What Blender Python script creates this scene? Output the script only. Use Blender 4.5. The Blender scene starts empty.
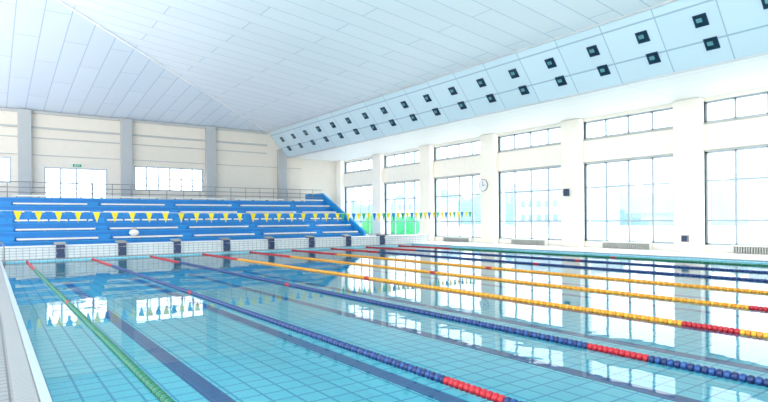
import bpy, math, random
import numpy as np
from mathutils import Matrix, Vector
random.seed(3)
S=bpy.context.scene
S.view_settings.view_transform='Standard'
S.view_settings.exposure=0.95

# ---------------------------------------------------------------- materials
def new_mat(name):
    m=bpy.data.materials.new(name); m.use_nodes=True
    return m, m.node_tree.nodes, m.node_tree.links, m.node_tree.nodes['Principled BSDF']
def mat(name,col,rough=.5,metal=0.,noise=.04,nscale=3.):
    m,n,l,b=new_mat(name)
    tc=n.new('ShaderNodeTexCoord'); nz=n.new('ShaderNodeTexNoise'); nz.inputs['Scale'].default_value=nscale
    l.new(tc.outputs['Object'],nz.inputs['Vector'])
    mx=n.new('ShaderNodeMix'); mx.data_type='RGBA'
    mx.inputs[6].default_value=(*[max(0,c*(1-noise)) for c in col],1)
    mx.inputs[7].default_value=(*[min(1,c*(1+noise)) for c in col],1)
    l.new(nz.outputs['Fac'],mx.inputs[0]); l.new(mx.outputs[2],b.inputs['Base Color'])
    b.inputs['Roughness'].default_value=rough; b.inputs['Metallic'].default_value=metal
    return m
def tile(name,c1,c2,mortar,w,h,ms,axes='xy',rough=.4,offset=0.,freq=2):
    m,n,l,b=new_mat(name)
    tc=n.new('ShaderNodeTexCoord'); sp=n.new('ShaderNodeSeparateXYZ'); cb=n.new('ShaderNodeCombineXYZ')
    l.new(tc.outputs['Object'],sp.inputs[0])
    l.new(sp.outputs['xyz'.index(axes[0])],cb.inputs[0]); l.new(sp.outputs['xyz'.index(axes[1])],cb.inputs[1])
    br=n.new('ShaderNodeTexBrick'); br.offset=offset; br.offset_frequency=freq; br.squash=1
    br.inputs['Color1'].default_value=(*c1,1); br.inputs['Color2'].default_value=(*c2,1); br.inputs['Mortar'].default_value=(*mortar,1)
    br.inputs['Scale'].default_value=1; br.inputs['Mortar Size'].default_value=ms; br.inputs['Mortar Smooth'].default_value=.1
    br.inputs['Brick Width'].default_value=w; br.inputs['Row Height'].default_value=h
    l.new(cb.outputs[0],br.inputs['Vector']); l.new(br.outputs['Color'],b.inputs['Base Color'])
    b.inputs['Roughness'].default_value=rough
    return m
def glassmat(name):
    m,n,l,b=new_mat(name); n.remove(b); out=n['Material Output']
    t=n.new('ShaderNodeBsdfTransparent'); t.inputs[0].default_value=(.96,.985,1,1)
    g=n.new('ShaderNodeBsdfGlossy'); g.inputs['Roughness'].default_value=.02
    mx=n.new('ShaderNodeMixShader'); mx.inputs[0].default_value=.06
    l.new(t.outputs[0],mx.inputs[1]); l.new(g.outputs[0],mx.inputs[2]); l.new(mx.outputs[0],out.inputs[0])
    return m
def watermat():
    m,n,l,b=new_mat('pool_water'); n.remove(b); out=n['Material Output']
    t=n.new('ShaderNodeBsdfTransparent'); t.inputs[0].default_value=(.86,.985,1,1)
    g=n.new('ShaderNodeBsdfGlossy'); g.inputs['Roughness'].default_value=.015
    fr=n.new('ShaderNodeFresnel'); fr.inputs[0].default_value=1.31
    tc=n.new('ShaderNodeTexCoord'); nz=n.new('ShaderNodeTexNoise'); nz.inputs['Scale'].default_value=1.6; nz.inputs['Detail'].default_value=2
    bp=n.new('ShaderNodeBump'); bp.inputs['Strength'].default_value=.05; bp.inputs['Distance'].default_value=.05
    l.new(tc.outputs['Object'],nz.inputs['Vector']); l.new(nz.outputs['Fac'],bp.inputs['Height'])
    l.new(bp.outputs[0],g.inputs['Normal'])
    mx=n.new('ShaderNodeMixShader')
    l.new(fr.outputs[0],mx.inputs[0]); l.new(t.outputs[0],mx.inputs[1]); l.new(g.outputs[0],mx.inputs[2]); l.new(mx.outputs[0],out.inputs[0])
    return m
M=dict(
 wall=mat('cream_plaster',(.72,.67,.58),.7),
 pillar=mat('ivory_paint',(.90,.85,.76),.6),
 col=mat('grey_column_paint',(.42,.44,.44),.6),
 trim=mat('pale_trim',(.44,.45,.44),.5),
 frame=mat('aluminium_frame',(.34,.42,.48),.35,.2),
 steel=mat('stainless_steel',(.75,.77,.8),.2,1.),
 rail=mat('rail_paint',(.28,.28,.27),.4,.2),
 fins=mat('convector_fins',(.50,.51,.49),.4,.2),
 blue=mat('bleacher_blue',(.005,.20,.56),.45),
 blue2=mat('bleacher_step_blue',(.010,.27,.64),.45),
 bench=mat('bench_plank',(.76,.77,.72),.45),
 navy=mat('navy_panel',(.013,.035,.11),.4),
 white=mat('white_plastic',(.78,.79,.80),.35),
 coping=mat('coping_tile',(.42,.52,.60),.35),
 grate=mat('grating_plastic',(.36,.39,.41),.4),
 dark=mat('dark_recess',(.008,.03,.045),.3),
 yellow=mat('flag_yellow',(.80,.63,.01),.6),
 fblue=mat('flag_blue',(.008,.19,.5),.6),
 fgreen=mat('flag_green',(.02,.40,.15),.6),
 rgreen=mat('float_green',(.003,.13,.065),.35),
 rgreen2=mat('float_teal',(.006,.19,.11),.35),
 rblue=mat('float_blue',(.006,.024,.12),.35),
 rblue2=mat('float_blue_light',(.010,.06,.23),.35),
 ryel=mat('float_yellow',(.74,.39,.025),.35),
 ryel2=mat('float_orange',(.68,.26,.015),.35),
 rred=mat('float_red',(.44,.008,.022),.35),
 hedge=mat('hedge_leaves',(.04,.36,.09),.8,0,.5,4),
 hill=mat('distant_trees',(.22,.34,.35),.9,0,.3,.2),  # pale bluish haze of distance is mixed into the colour
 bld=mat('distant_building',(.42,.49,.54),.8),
 ground=mat('outside_paving',(.80,.80,.78),.9),
 exitg=mat('exit_green',(.0,.28,.11),.4),
 glass=glassmat('window_glass'), water=watermat(),
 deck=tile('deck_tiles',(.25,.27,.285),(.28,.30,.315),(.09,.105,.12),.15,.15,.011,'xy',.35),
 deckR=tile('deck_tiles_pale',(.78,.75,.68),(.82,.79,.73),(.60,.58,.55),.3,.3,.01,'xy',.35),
 endt=tile('end_wall_tiles',(.62,.65,.66),(.68,.71,.72),(.30,.35,.39),.24,.12,.012,'xz',.3),
 pfl=tile('pool_floor_tiles',(.20,.76,.89),(.23,.80,.92),(.05,.42,.66),.35,.35,.018,'xy',.5),
 pwx=tile('pool_wall_tiles',(.30,.72,.86),(.33,.75,.88),(.2,.55,.7),.3,.3,.015,'xz',.5),
 pwy=tile('pool_side_tiles',(.30,.72,.86),(.33,.75,.88),(.2,.55,.7),.3,.3,.015,'yz',.5),
 stripe=tile('lane_marking_tiles',(.018,.10,.31),(.023,.11,.34),(.04,.18,.45),.25,.25,.01,'xy',.5),
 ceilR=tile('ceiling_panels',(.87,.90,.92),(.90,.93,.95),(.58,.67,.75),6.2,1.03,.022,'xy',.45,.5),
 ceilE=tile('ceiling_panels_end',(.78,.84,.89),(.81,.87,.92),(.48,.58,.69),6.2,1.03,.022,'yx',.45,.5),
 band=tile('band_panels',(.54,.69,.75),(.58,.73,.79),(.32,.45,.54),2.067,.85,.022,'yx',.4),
 soff=tile('soffit_panels',(.92,.92,.90),(.94,.94,.92),(.78,.82,.84),1.03,6.2,.02,'xy',.5),
)
# ---------------------------------------------------------------- helpers
def link(o,parent=None):
    S.collection.objects.link(o)
    if parent: o.parent=parent
    return o
def empty(name):
    e=bpy.data.objects.new(name,None); e.empty_display_size=.2; return link(e)
def mesh(name,V,F,mats,idx=None,parent=None,smooth=False):
    me=bpy.data.meshes.new(name); me.from_pydata([tuple(map(float,v)) for v in V],[],[tuple(f) for f in F])
    if not isinstance(mats,(list,tuple)): mats=[mats]
    for m in mats: me.materials.append(m)
    if idx is not None: me.polygons.foreach_set('material_index',idx)
    if smooth: me.polygons.foreach_set('use_smooth',[True]*len(me.polygons))
    me.update()
    return link(bpy.data.objects.new(name,me),parent)
def boxgeo(b):
    x0,x1,y0,y1,z0,z1=b
    V=[(x0,y0,z0),(x1,y0,z0),(x1,y1,z0),(x0,y1,z0),(x0,y0,z1),(x1,y0,z1),(x1,y1,z1),(x0,y1,z1)]
    F=[(0,3,2,1),(4,5,6,7),(0,1,5,4),(1,2,6,5),(2,3,7,6),(3,0,4,7)]
    return V,F
def boxes(name,L,m,parent=None,bevel=0):
    V=[];F=[]
    for b in L:
        v,f=boxgeo(b); k=len(V); V+=v; F+=[tuple(i+k for i in q) for q in f]
    o=mesh(name,V,F,m,parent=parent)
    if bevel:
        md=o.modifiers.new('bevel','BEVEL'); md.width=bevel; md.segments=2
    return o
def tubes(name,paths,r,m,parent=None,seg=8):
    V=[];F=[]
    for P in paths:
        P=[Vector(p) for p in P]; k0=len(V)
        for i,p in enumerate(P):
            d=(P[min(i+1,len(P)-1)]-P[max(i-1,0)]).normalized()
            up=Vector((0,0,1)) if abs(d.z)<.9 else Vector((1,0,0))
            a=d.cross(up).normalized(); b=d.cross(a).normalized()
            for s in range(seg):
                t=2*math.pi*s/seg; V.append(p+a*math.cos(t)*r+b*math.sin(t)*r)
        for i in range(len(P)-1):
            for s in range(seg):
                F.append((k0+i*seg+s,k0+i*seg+(s+1)%seg,k0+(i+1)*seg+(s+1)%seg,k0+(i+1)*seg+s))
        F.append(tuple(k0+s for s in range(seg))); F.append(tuple(k0+(len(P)-1)*seg+s for s in range(seg)))
    return mesh(name,V,F,m,parent=parent,smooth=True)

# ---------------------------------------------------------------- layout
XL,XR=.42,22.6          # pool sides
YN,YF=-21.9,28.1        # pool ends
DZ=.10                  # deck level
YE=43.5                 # end wall
XW=26.4                 # window wall plane
XO=-12.                 # modelled extent to the left
YB=-24.                 # modelled extent behind
PD=-.78
ZE=9.2; ZS=7.1

# floor (deck)
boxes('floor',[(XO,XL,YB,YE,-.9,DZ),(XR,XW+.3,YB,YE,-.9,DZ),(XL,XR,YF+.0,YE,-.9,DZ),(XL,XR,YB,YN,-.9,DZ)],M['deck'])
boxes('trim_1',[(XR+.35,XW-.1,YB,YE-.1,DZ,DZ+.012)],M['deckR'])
pool=empty('swimming_pool')
boxes('pool_floor',[(XL,XR,YN,YF,-.89,PD)],M['pfl'],pool)
boxes('pool_side_walls',[(XL,XL+.02,YN,YF,PD,.05),(XR-.02,XR,YN,YF,PD,.05)],M['pwy'],pool)
boxes('pool_end_walls',[(XL,XR,YN,YN+.02,PD,.05),(XL,XR,YF-.02,YF,PD,.05)],M['pwx'],pool)
mesh('water_surface',[(XL,YN,0),(XR,YN,0),(XR,YF,0),(XL,YF,0)],[(0,1,2,3)],M['water'],parent=pool)
# coping and overflow gutter
boxes('coping',[(XL-.05,XL+.03,YN,YF,DZ-.02,DZ+.015),(XR-.03,XR+.25,YN,YF,DZ-.02,DZ+.015)],M['coping'],pool,.006)
g=[]
y=-4.
while y<YF-.1:
    g.append((XL-.24,XL-.07,y,y+.026,DZ,DZ+.012)); g.append((XR+.27,XR+.34,y,y+.03,DZ,DZ+.01)); y+=.05
boxes('gutter_grating',g,M['grate'],pool)
boxes('gutter_channel',[(XL-.25,XL-.06,-4,YF,DZ,DZ+.004)],M['rail'],pool)
LX=[1.34+2.5*k for k in range(9)]
st=[]
for k in range(8):
    x=LX[k]+1.25
    st.append((x-.14,x+.14,YN+2,YF-2,PD,PD+.006)); st.append((x-.5,x+.5,YF-2.25,YF-2,PD,PD+.006)); st.append((x-.5,x+.5,YN+2,YN+2.25,PD,PD+.006))
boxes('lane_floor_markings',st,M['stripe'],pool)
# raised tiled bulkhead at the far end
boxes('raised_end_wall',[(XO,XR+1.2,YF,YF+.9,DZ,.62)],M['endt'],pool)
boxes('raised_end_cap',[(XO,XR+1.2,YF-.03,YF+.93,.62,.66)],M['white'],pool,.01)

# lane ropes
prof=[(-.034,.016),(-.030,.040),(-.010,.047),(.010,.047),(.030,.040),(.034,.016)]
seg=9
def rope(x,kinds):
    V=[];F=[];I=[]
    y=YN+.15; n=0
    base=[(r*math.cos(2*math.pi*s/seg),o,r*math.sin(2*math.pi*s/seg)) for o,r in prof for s in range(seg)]
    fb=[(i*seg+s,i*seg+(s+1)%seg,(i+1)*seg+(s+1)%seg,(i+1)*seg+s) for i in range(len(prof)-1) for s in range(seg)]
    while y<YF-.1:
        k=len(V); V+=[(x+a,y+b,.015+c) for a,b,c in base]; F+=[tuple(i+k for i in f) for f in fb]
        d=YF-y; dn=y-YN
        red = d<5 or dn<5 or abs(y-3.85)<.42 or abs(d-15)<.14 or abs(dn-15)<.14
        I+=[2 if red else n%2]*len(fb)
        y+=.074; n+=1
    e=empty('lane_rope')
    mesh('floats',V,F,[M[kinds[0]],M[kinds[1]],M['rred']],I,parent=e,smooth=True)
    tubes('cable',[[(x,YN+.02,.015),(x,YF-.02,.015)]],.012,M['steel'],e,6)
G=('rgreen','rgreen2');B=('rblue','rblue2');Y=('ryel','ryel2')
for x,k in zip(LX,[G,B,B,Y,Y,Y,B,B,G]): rope(x,k)

# starting blocks
for k in range(8):
    x=LX[k]+1.25; e=empty('starting_block')
    boxes('front_panel',[(x-.17,x+.17,YF-.10,YF-.035,.12,.70)],M['navy'],e,.01)
    boxes('pedestal',[(x-.15,x+.15,YF-.02,YF+.4,.66,.74)],M['navy'],e,.01)
    V=[(x-.22,YF-.1,.70),(x+.22,YF-.1,.70),(x+.22,YF+.45,.77),(x-.22,YF+.45,.77),(x-.22,YF-.1,.74),(x+.22,YF-.1,.74),(x+.22,YF+.45,.81),(x-.22,YF+.45,.81)]
    mesh('sloped_platform',V,boxgeo((0,1,0,1,0,1))[1],M['rail'],parent=e)
    tubes('backstroke_grip',[[(x-.15,YF-.1,.3),(x-.15,YF-.2,.34),(x-.15,YF-.2,.55),(x+.15,YF-.2,.55),(x+.15,YF-.2,.34),(x+.15,YF-.1,.3)]],.012,M['steel'],e)

# ---------------------------------------------------------------- end wall
def wall_holes(name,u0,u1,z0,z1,holes,mk,m):
    us=sorted({u0,u1,*[h[0] for h in holes],*[h[1] for h in holes]}); zs=sorted({z0,z1,*[h[2] for h in holes],*[h[3] for h in holes]})
    L=[]
    for a,b in zip(us[:-1],us[1:]):
        run=None
        for c,d in zip(zs[:-1],zs[1:]):
            inside=any(h[0]<=a and b<=h[1] and h[2]<=c and d<=h[3] for h in holes)
            if inside:
                if run: L.append(mk(a,b,*run)); run=None
            else: run=(run[0],d) if run else (c,d)
        if run: L.append(mk(a,b,*run))
    return boxes(name,L,m)
EH=[(-1.6,1.25,4.3,6.0),(3.1,6.95,3.3,5.45),(8.75,13.8,4.0,5.8)]
wall_holes('wall_end',XO,XW+.3,0,ZE,EH,lambda a,b,c,d:(a,b,YE,YE+.3,c,d),M['wall'])
wn=[0]
def window_end(a,b,c,d,nx,nz):
    wn[0]+=1; e=empty('window_%d'%wn[0]); f=.09; yy=YE+.02
    L=[(a,b,yy,yy+.08,c,c+f),(a,b,yy,yy+.08,d-f,d),(a,a+f,yy,yy+.08,c+f,d-f),(b-f,b,yy,yy+.08,c+f,d-f)]
    for i in range(1,nx):
        u=a+(b-a)*i/nx; L.append((u-.05,u+.05,yy,yy+.08,c+f,d-f))
    for j in range(1,nz):
        w=c+(d-c)*j/nz; L.append((a+f,b-f,yy+.01,yy+.07,w-.035,w+.035))
    boxes('frame',L,M['frame'],e)
    boxes('pane',[(a+f,b-f,yy+.035,yy+.04,c+f,d-f)],M['glass'],e)
window_end(*EH[0],3,2); window_end(*EH[1],4,2); window_end(*EH[2],6,2)
for x in (-4.2,2.0,8.2,14.35,20.5):
    boxes('wall_column',[(x-.38,x+.38,YE-.35,YE,DZ,ZE-.02 if x<19 else 7.75)],M['col'],bevel=.02)
boxes('trim_2',[(XO,19.2,YE-.12,YE,8.0,8.12),(XO,19.2,YE-.08,YE,7.35,7.41),(XO,19.2,YE-.16,YE,9.0,9.18),(XO,22.4,YE-.06,YE,6.2,6.25)],M['trim'])
# exit sign
e=empty('exit_sign')
boxes('sign_case',[(4.75,5.35,YE-.1,YE,5.5,5.75)],M['white'],e,.01)
boxes('sign_face',[(4.78,5.32,YE-.108,YE-.1,5.53,5.72)],M['exitg'],e)
cu=bpy.data.curves.new('lettering','FONT'); cu.body='EXIT'; cu.size=.17; cu.extrude=.002; cu.align_x='CENTER'; cu.materials.append(M['white'])
o=link(bpy.data.objects.new('lettering',cu),e); o.location=(5.05,YE-.112,5.565); o.rotation_euler=(math.pi/2,0,0)

# ---------------------------------------------------------------- right wall
PC=[12.3+6.2*i for i in range(-6,6)]   # pillar centres
holesR=[]
for a,b in zip(PC[:-1],PC[1:]):
    s,t=a+.6,b-.6
    holesR+= [(s,t,.42,4.65),(s,t,5.95,6.92)]
wall_holes('wall_right',YB,YE,0,ZS+.2,holesR,lambda a,b,c,d:(XW,XW+.3,a,b,c,d),M['pillar'])
for y in PC:
    boxes('pillar',[(XW-.42,XW+.6,y-.6,min(y+.6,YE-.002),DZ,ZS-.01)],M['pillar'],bevel=.03)
for i,(s,t,c,d) in enumerate(holesR):
    wn[0]+=1; e=empty('window_%d'%wn[0]); f=.09; xx=XW+.1
    L=[(xx,xx+.09,s,t,c,c+f),(xx,xx+.09,s,t,d-f,d),(xx,xx+.09,s,s+f,c,d),(xx,xx+.09,t-f,t,c,d)]
    nx=4
    for k in range(1,nx):
        u=s+(t-s)*k/nx; L.append((xx,xx+.09,u-.045,u+.045,c,d))
    if d-c>2:
        for z in (c+1.1,c+2.9): L.append((xx+.01,xx+.08,s,t,z-.04,z+.04))
    boxes('frame',L,M['frame'],e)
    boxes('pane',[(xx+.04,xx+.046,s+f,t-f,c+f,d-f)],M['glass'],e)
    if d-c>2:
        # convector under the window
        q=empty('floor_convector'); m0=(s+t)/2
        boxes('casing',[(XW-.28,XW-.02,m0-1.3,m0+1.3,DZ+.3,DZ+.36),(XW-.28,XW-.02,m0-1.3,m0-1.25,DZ,DZ+.3),(XW-.28,XW-.02,m0+1.25,m0+1.3,DZ,DZ+.3)],M['bench'],q,.005)
        boxes('fins',[(XW-.25,XW-.03,m0-1.2+.1*j,m0-1.15+.1*j,DZ+.02,DZ+.3) for j in range(25)],M['fins'],q)
boxes('trim_3',[(XW-.06,XW,YB,YE,5.88,5.95),(XW-.06,XW,YB,YE,4.65,4.71)],M['trim'])

# ---------------------------------------------------------------- ceiling
k=.11; a=21.3; zr=ZE+k*a
xb=19.3
ce=empty('ceiling')
V=[(xb,YE,ZE),(xb,YB,ZE),(xb-a,YB,zr),(xb-a,YE-a,zr)]
mesh('roof_slope_right',V,[(0,1,2,3)],M['ceilR'],parent=ce)
xl=XO; zl=zr-k*((xb-a)-xl)
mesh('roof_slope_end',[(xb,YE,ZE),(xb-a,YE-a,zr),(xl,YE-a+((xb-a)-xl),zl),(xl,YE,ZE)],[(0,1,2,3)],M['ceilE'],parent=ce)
mesh('roof_slope_left',[(xb-a,YE-a,zr),(xb-a,YB,zr),(xl,YB,zl),(xl,YE-a+((xb-a)-xl),zl)],[(0,1,2,3)],M['ceilR'],parent=ce)
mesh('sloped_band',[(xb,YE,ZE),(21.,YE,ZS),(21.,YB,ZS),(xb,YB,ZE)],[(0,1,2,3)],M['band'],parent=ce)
mesh('soffit',[(21.,YE,ZS),(XW+.3,YE,ZS),(XW+.3,YB,ZS),(21.,YB,ZS)],[(0,1,2,3)],M['soff'],parent=ce)
tubes('hip_trim',[[(xb,YE,ZE-.03),(xb-a,YE-a,zr-.03)]],.05,M['white'],ce)
tubes('band_trim',[[(xb,YB,ZE-.02),(xb,YE,ZE-.02)],[(21,YB,ZS),(21,YE,ZS)]],.045,M['white'],ce)
# square recessed lamps on the sloping band
dv=Vector((1.7,0,-2.1)); L0=dv.length; dn=dv.normalized(); nr=Vector((-dn.z,0,dn.x))*-1
if nr.z>0: nr=-nr
lamps=empty('recessed_spotlight_rows')
Vf=[];Ff=[];Vd=[];Fd=[];Vg=[];Fg=[]
def slab(V,F,c,hu,hv,h0,h1):
    kk=len(V)
    for h in (h0,h1):
        for su,sv in ((-1,-1),(1,-1),(1,1),(-1,1)):
            V.append(c+Vector((0,1,0))*su*hu+dn*sv*hv+nr*h)
    for f in boxgeo((0,1,0,1,0,1))[1]: F.append(tuple(i+kk for i in f))
y=8.9-2.067*15
while y<YE-.5:
    for s,off in ((.36,0),(.70,-0.1)):
        c=Vector((xb,y+off,ZE))+dv*s
        slab(Vd,Fd,c,.20,.20,.0,.012)
        for sg in (-1,1):
            slab(Vf,Ff,c+Vector((0,sg*.21,0)),.013,.223,0,.03)
            slab(Vf,Ff,c+dn*sg*.21,.223,.013,0,.03)
        slab(Vg,Fg,c+Vector((0,.04,0))-dn*.02,.09,.07,.012,.05)
    y+=2.067
mesh('recess',Vd,Fd,M['dark'],parent=lamps); mesh('bezel',Vf,Ff,M['navy'],parent=lamps)
mesh('lamp_head',Vg,Fg,mat('lamp_lens',(.13,.32,.38),.2),parent=lamps)

# ---------------------------------------------------------------- bleachers
bl=empty('bleachers'); X0,X1=XO,22.6; rows=6; y0=34.2; rise=.5; dep=1.04
bs=[]
for r in range(rows):
    bs.append((X0,X1,y0+r*dep,y0+(r+1)*dep if r<rows-1 else YE-.36,DZ,DZ+.1+rise*(r+1)))
boxes('stepped_base',bs,M['blue'],bl)
ztop=DZ+.1+rise*rows
secs=[(-8.0,-4.2),(-3.4,.4),(1.2,5.0),(5.8,9.6),(10.4,14.2),(15.,18.8),(19.5,22.3)]
pl=[];lg=[]
for r in range(rows):
    z=DZ+.1+rise*(r+1); yy=y0+r*dep
    for a0,b0 in secs:
        pl.append((a0,b0,yy+.02,yy+.2,z+.07,z+.16)); pl.append((a0,b0,yy+.24,yy+.42,z+.07,z+.16))
        n=4
        for i in range(n):
            u=a0+.2+(b0-a0-.4)*i/(n-1); lg.append((u-.03,u+.03,yy+.06,yy+.4,z,z+.07))
boxes('bench_planks',pl,M['bench'],bl); boxes('bench_brackets',lg,M['rail'],bl)
# nosing on each tread
boxes('tread_nosing',[(X0,X1,y0+r*dep-.03,y0+r*dep,DZ+.1+rise*(r+1)-.07,DZ+.1+rise*(r+1)) for r in range(rows)],M['blue2'],bl)
ai=[]
for c in (-3.8,.8,5.4,10.0,14.6,19.15):
    for r in range(rows):
        z=DZ+.1+rise*(r+1); yy=y0+r*dep
        ai.append((c-.32,c+.32,yy-.35,yy-.002,z-rise,z-.25))
boxes('aisle_steps',ai,M['blue2'],bl)
# side stringer
zt=ztop+.75
V=[]
for x in (X1,X1+.18): V+=[(x,y0-.3,DZ),(x,YE-.36,DZ),(x,YE-.36,zt),(x,y0+6.0,zt),(x,y0-.3,DZ+.75)]
F=[(0,1,2,3,4),(9,8,7,6,5)]+[(i,i+5,(i+1)%5+5,(i+1)%5) for i in range(5)]
mesh('side_stringer',V,F,M['blue2'],parent=bl)
# railings
rl=[]
ry=y0+5*dep+.6
for h in (.35,.65,.98): rl.append([(XO,ry,ztop+h),(X1-.1,ry,ztop+h)])
x=XO+.3
while x<X1: rl.append([(x,ry,ztop),(x,ry,ztop+.98)]); x+=1.15
tubes('walkway_railing',rl,.022,M['rail'],bl)

# ---------------------------------------------------------------- backstroke flags
e=empty('backstroke_flag_line'); yf=23.1
def zs(x): 
    t=(x-(-.1))/23.3; return 2.12-.22*4*t*(1-t)*.5
tubes('cord',[[(-.1+23.3*i/40,yf,zs(-.1+23.3*i/40)) for i in range(41)]],.008,M['white'],e)
V=[];F=[];I=[];x=.1;n=0
while x<23:
    z=zs(x+.12); kk=len(V); w=.25
    tw=.03*math.sin(n*1.7)
    V+=[(x,yf-.004,z),(x+w,yf-.004,z),(x+w/2,yf-.004+tw,z-.40),(x,yf+.004,z),(x+w,yf+.004,z),(x+w/2,yf+.004+tw,z-.40)]
    F+=[(kk,kk+1,kk+2),(kk+5,kk+4,kk+3),(kk,kk+3,kk+4,kk+1),(kk+1,kk+4,kk+5,kk+2),(kk+2,kk+5,kk+3,kk)]
    I+=[0 if n%2==0 else (2 if x>13.5 and n%4==1 else 1)]*5
    x+=.31; n+=1
mesh('pennants',V,F,[M['yellow'],M['fblue'],M['fgreen']],I,parent=e)
tubes('posts',[[(-.1,yf,DZ),(-.1,yf,2.2)],[(23.2,yf,DZ),(23.2,yf,2.2)]],.025,M['steel'],e)

# ladder near the left far corner
e=empty('pool_ladder'); P=[]
for yy in (26.3,26.8):
    P.append([(XL-.45,yy,DZ),(XL-.45,yy,.7)]+[(XL-.18-.27*math.cos(t),yy,.7+.27*math.sin(t)) for t in [math.pi*i/8 for i in range(1,8)]]+[(XL+.09,yy,.7),(XL+.09,yy,-.6)])
for z in (-.5,-.25,0.0): P.append([(XL+.09,26.3,z),(XL+.09,26.8,z)])
tubes('rails',P,.025,M['rail'],e)

# ---------------------------------------------------------------- wall items
def disc(name,c,r,th,m,parent,seg=32):
    V=[];F=[]
    for x in (c[0],c[0]-th):
        for s in range(seg): V.append((x,c[1]+r*math.cos(2*math.pi*s/seg),c[2]+r*math.sin(2*math.pi*s/seg)))
    F=[tuple(range(seg)),tuple(range(2*seg-1,seg-1,-1))]+[(s,s+seg,(s+1)%seg+seg,(s+1)%seg) for s in range(seg)]
    return mesh(name,V,F,m,parent=parent)
fx=XW-.42
e=empty('wall_clock'); c=(fx,25.0,3.85)
disc('rim',c,.40,.06,M['rail'],e); disc('dial',(fx-.06,c[1],c[2]),.36,.006,M['white'],e)
boxes('hands',[(fx-.075,fx-.068,c[1]-.015,c[1]+.015,c[2]-.03,c[2]+.27),(fx-.075,fx-.068,c[1]-.2,c[1]+.03,c[2]-.018,c[2]+.018)],M['navy'],e)
e=empty('loudspeaker')
boxes('cabinet',[(fx-.28,fx-.06,18.5,18.75,2.9,3.3)],M['navy'],e,.02); boxes('bracket',[(fx-.06,fx,18.58,18.67,3.05,3.2)],M['rail'],e)
disc('cone',(fx-.28,18.62,3.04),.09,.01,M['dark'],e); disc('tweeter',(fx-.28,18.62,3.21),.04,.01,M['dark'],e)
e=empty('control_box')
boxes('case',[(fx-.12,fx,12.2,12.5,.55,.85)],M['rail'],e,.015); boxes('door',[(fx-.13,fx-.12,12.23,12.47,.58,.82)],M['navy'],e)

# bag on the bleachers
e=empty('white_sports_bag')
bx,by,bz=6.9,y0+.26,DZ+.1+rise+.165
V=[];F=[];sg=16;rg=9
for i in range(rg):
    u=-1+2*i/(rg-1); rr=(1-abs(u)**3)**.5 if abs(u)<1 else 0.15
    for s in range(sg):
        t=2*math.pi*s/sg; V.append((bx+u*.27,by+.17*rr*math.cos(t),bz+.19+.19*rr*math.sin(t)))
for i in range(rg-1):
    for s in range(sg): F.append((i*sg+s,i*sg+(s+1)%sg,(i+1)*sg+(s+1)%sg,(i+1)*sg+s))
F+=[tuple(range(sg)),tuple(range((rg-1)*sg,rg*sg))]
mesh('body',V,F,M['white'],parent=e,smooth=True)
tubes('handles',[[(bx-.15,by+q,bz+.34),(bx-.1,by+q,bz+.48),(bx+.1,by+q,bz+.48),(bx+.15,by+q,bz+.34)] for q in (-.06,.06)],.012,M['rail'],e)

# ---------------------------------------------------------------- outside
boxes('outside_ground',[(XW+.3,400,-150,400,-.5,0.)],M['ground'])
boxes('outside_ground_end',[(-150,XW+.3,YE+.3,400,-.5,0.)],M['ground'])
def treeline(name,pts,h,m,th=6):
    V=[];F=[]
    n=len(pts)
    for i,(x,y) in enumerate(pts):
        hh=h*(.7+.5*random.random())
        V+=[(x,y,0),(x+th*.3,y,hh*.8),(x+th*.6,y,hh),(x+th,y,0)]
    for i in range(n-1):
        for j in range(3): F.append((i*4+j,i*4+4+j,i*4+5+j,i*4+1+j))
    mesh(name,V,F,m,smooth=True)
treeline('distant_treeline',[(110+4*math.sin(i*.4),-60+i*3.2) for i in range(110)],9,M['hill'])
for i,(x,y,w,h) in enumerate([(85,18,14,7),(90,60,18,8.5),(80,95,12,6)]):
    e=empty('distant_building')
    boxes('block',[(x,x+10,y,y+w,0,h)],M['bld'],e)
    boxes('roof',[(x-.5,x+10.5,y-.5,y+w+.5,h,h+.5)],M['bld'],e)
    boxes('windows',[(x-.05,x,y+1+2*j,y+2+2*j,z,z+1.2) for j in range(int(w/2)-1) for z in (1.2,4.)],M['hill'],e)
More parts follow.
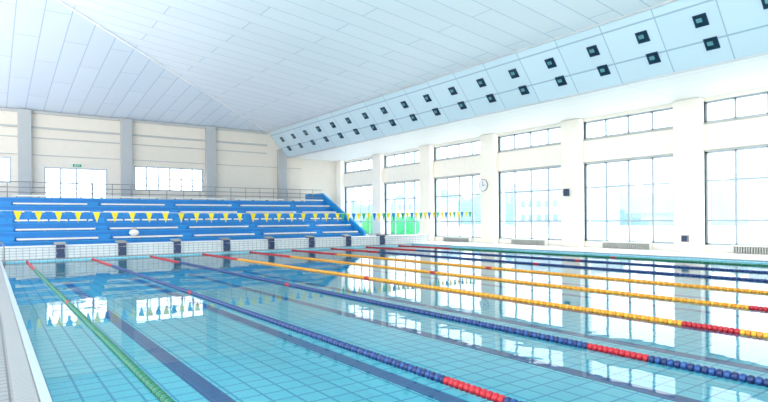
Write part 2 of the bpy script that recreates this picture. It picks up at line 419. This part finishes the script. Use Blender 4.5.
# hedge
import bmesh
bm=bmesh.new()
for i in range(14):
    mtx=Matrix.Translation((34+random.uniform(-.4,.4),43.2+i*.55,.9+random.uniform(-.2,.3)))@Matrix.Scale(random.uniform(.9,1.25),4)
    r=bmesh.ops.create_icosphere(bm,subdivisions=3,radius=.95,matrix=mtx)
    for v in r['verts']: v.co+=Vector((random.uniform(-1,1),random.uniform(-1,1),random.uniform(-1,1)))*.07
    for v in r['verts']: v.co.z=max(0,v.co.z)
me=bpy.data.meshes.new('hedge'); bm.to_mesh(me); me.materials.append(M['hedge']); link(bpy.data.objects.new('hedge',me))

# ---------------------------------------------------------------- light
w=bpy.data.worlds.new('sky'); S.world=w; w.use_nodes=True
n=w.node_tree.nodes; l=w.node_tree.links; bg=n['Background']
tc=n.new('ShaderNodeTexCoord'); sp=n.new('ShaderNodeSeparateXYZ'); cr=n.new('ShaderNodeValToRGB')
cr.color_ramp.elements[0].position=.0; cr.color_ramp.elements[0].color=(1,.99,.97,1)
cr.color_ramp.elements[1].position=.7; cr.color_ramp.elements[1].color=(.78,.90,1,1)
l.new(tc.outputs['Generated'],sp.inputs[0]); l.new(sp.outputs[2],cr.inputs[0]); l.new(cr.outputs[0],bg.inputs[0])
# world strength boosted below the horizon, added as fill light for the ceiling
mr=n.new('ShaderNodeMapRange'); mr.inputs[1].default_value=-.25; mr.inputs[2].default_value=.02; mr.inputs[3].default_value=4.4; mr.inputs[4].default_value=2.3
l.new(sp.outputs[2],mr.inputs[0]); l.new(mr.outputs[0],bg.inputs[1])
sd=bpy.data.lights.new('sun','SUN'); sd.energy=2.4; sd.angle=math.radians(8); sd.color=(1,.97,.92)
so=link(bpy.data.objects.new('sun',sd)); so.rotation_euler=Vector((-1,.25,-.75)).to_track_quat('-Z','Y').to_euler()

# ---------------------------------------------------------------- camera
cd=bpy.data.cameras.new('camera'); cam=link(bpy.data.objects.new('camera',cd)); S.camera=cam
cd.sensor_width=36; cd.lens=549/768*36; cd.shift_y=18.6/768; cd.clip_end=1000
cam.matrix_world=Matrix.Translation((0,0,1.69))@Matrix.Rotation(math.radians(-35.8),4,'Z')@Matrix.Rotation(math.pi/2,4,'X')@Matrix.Rotation(math.radians(-.49),4,'Z')
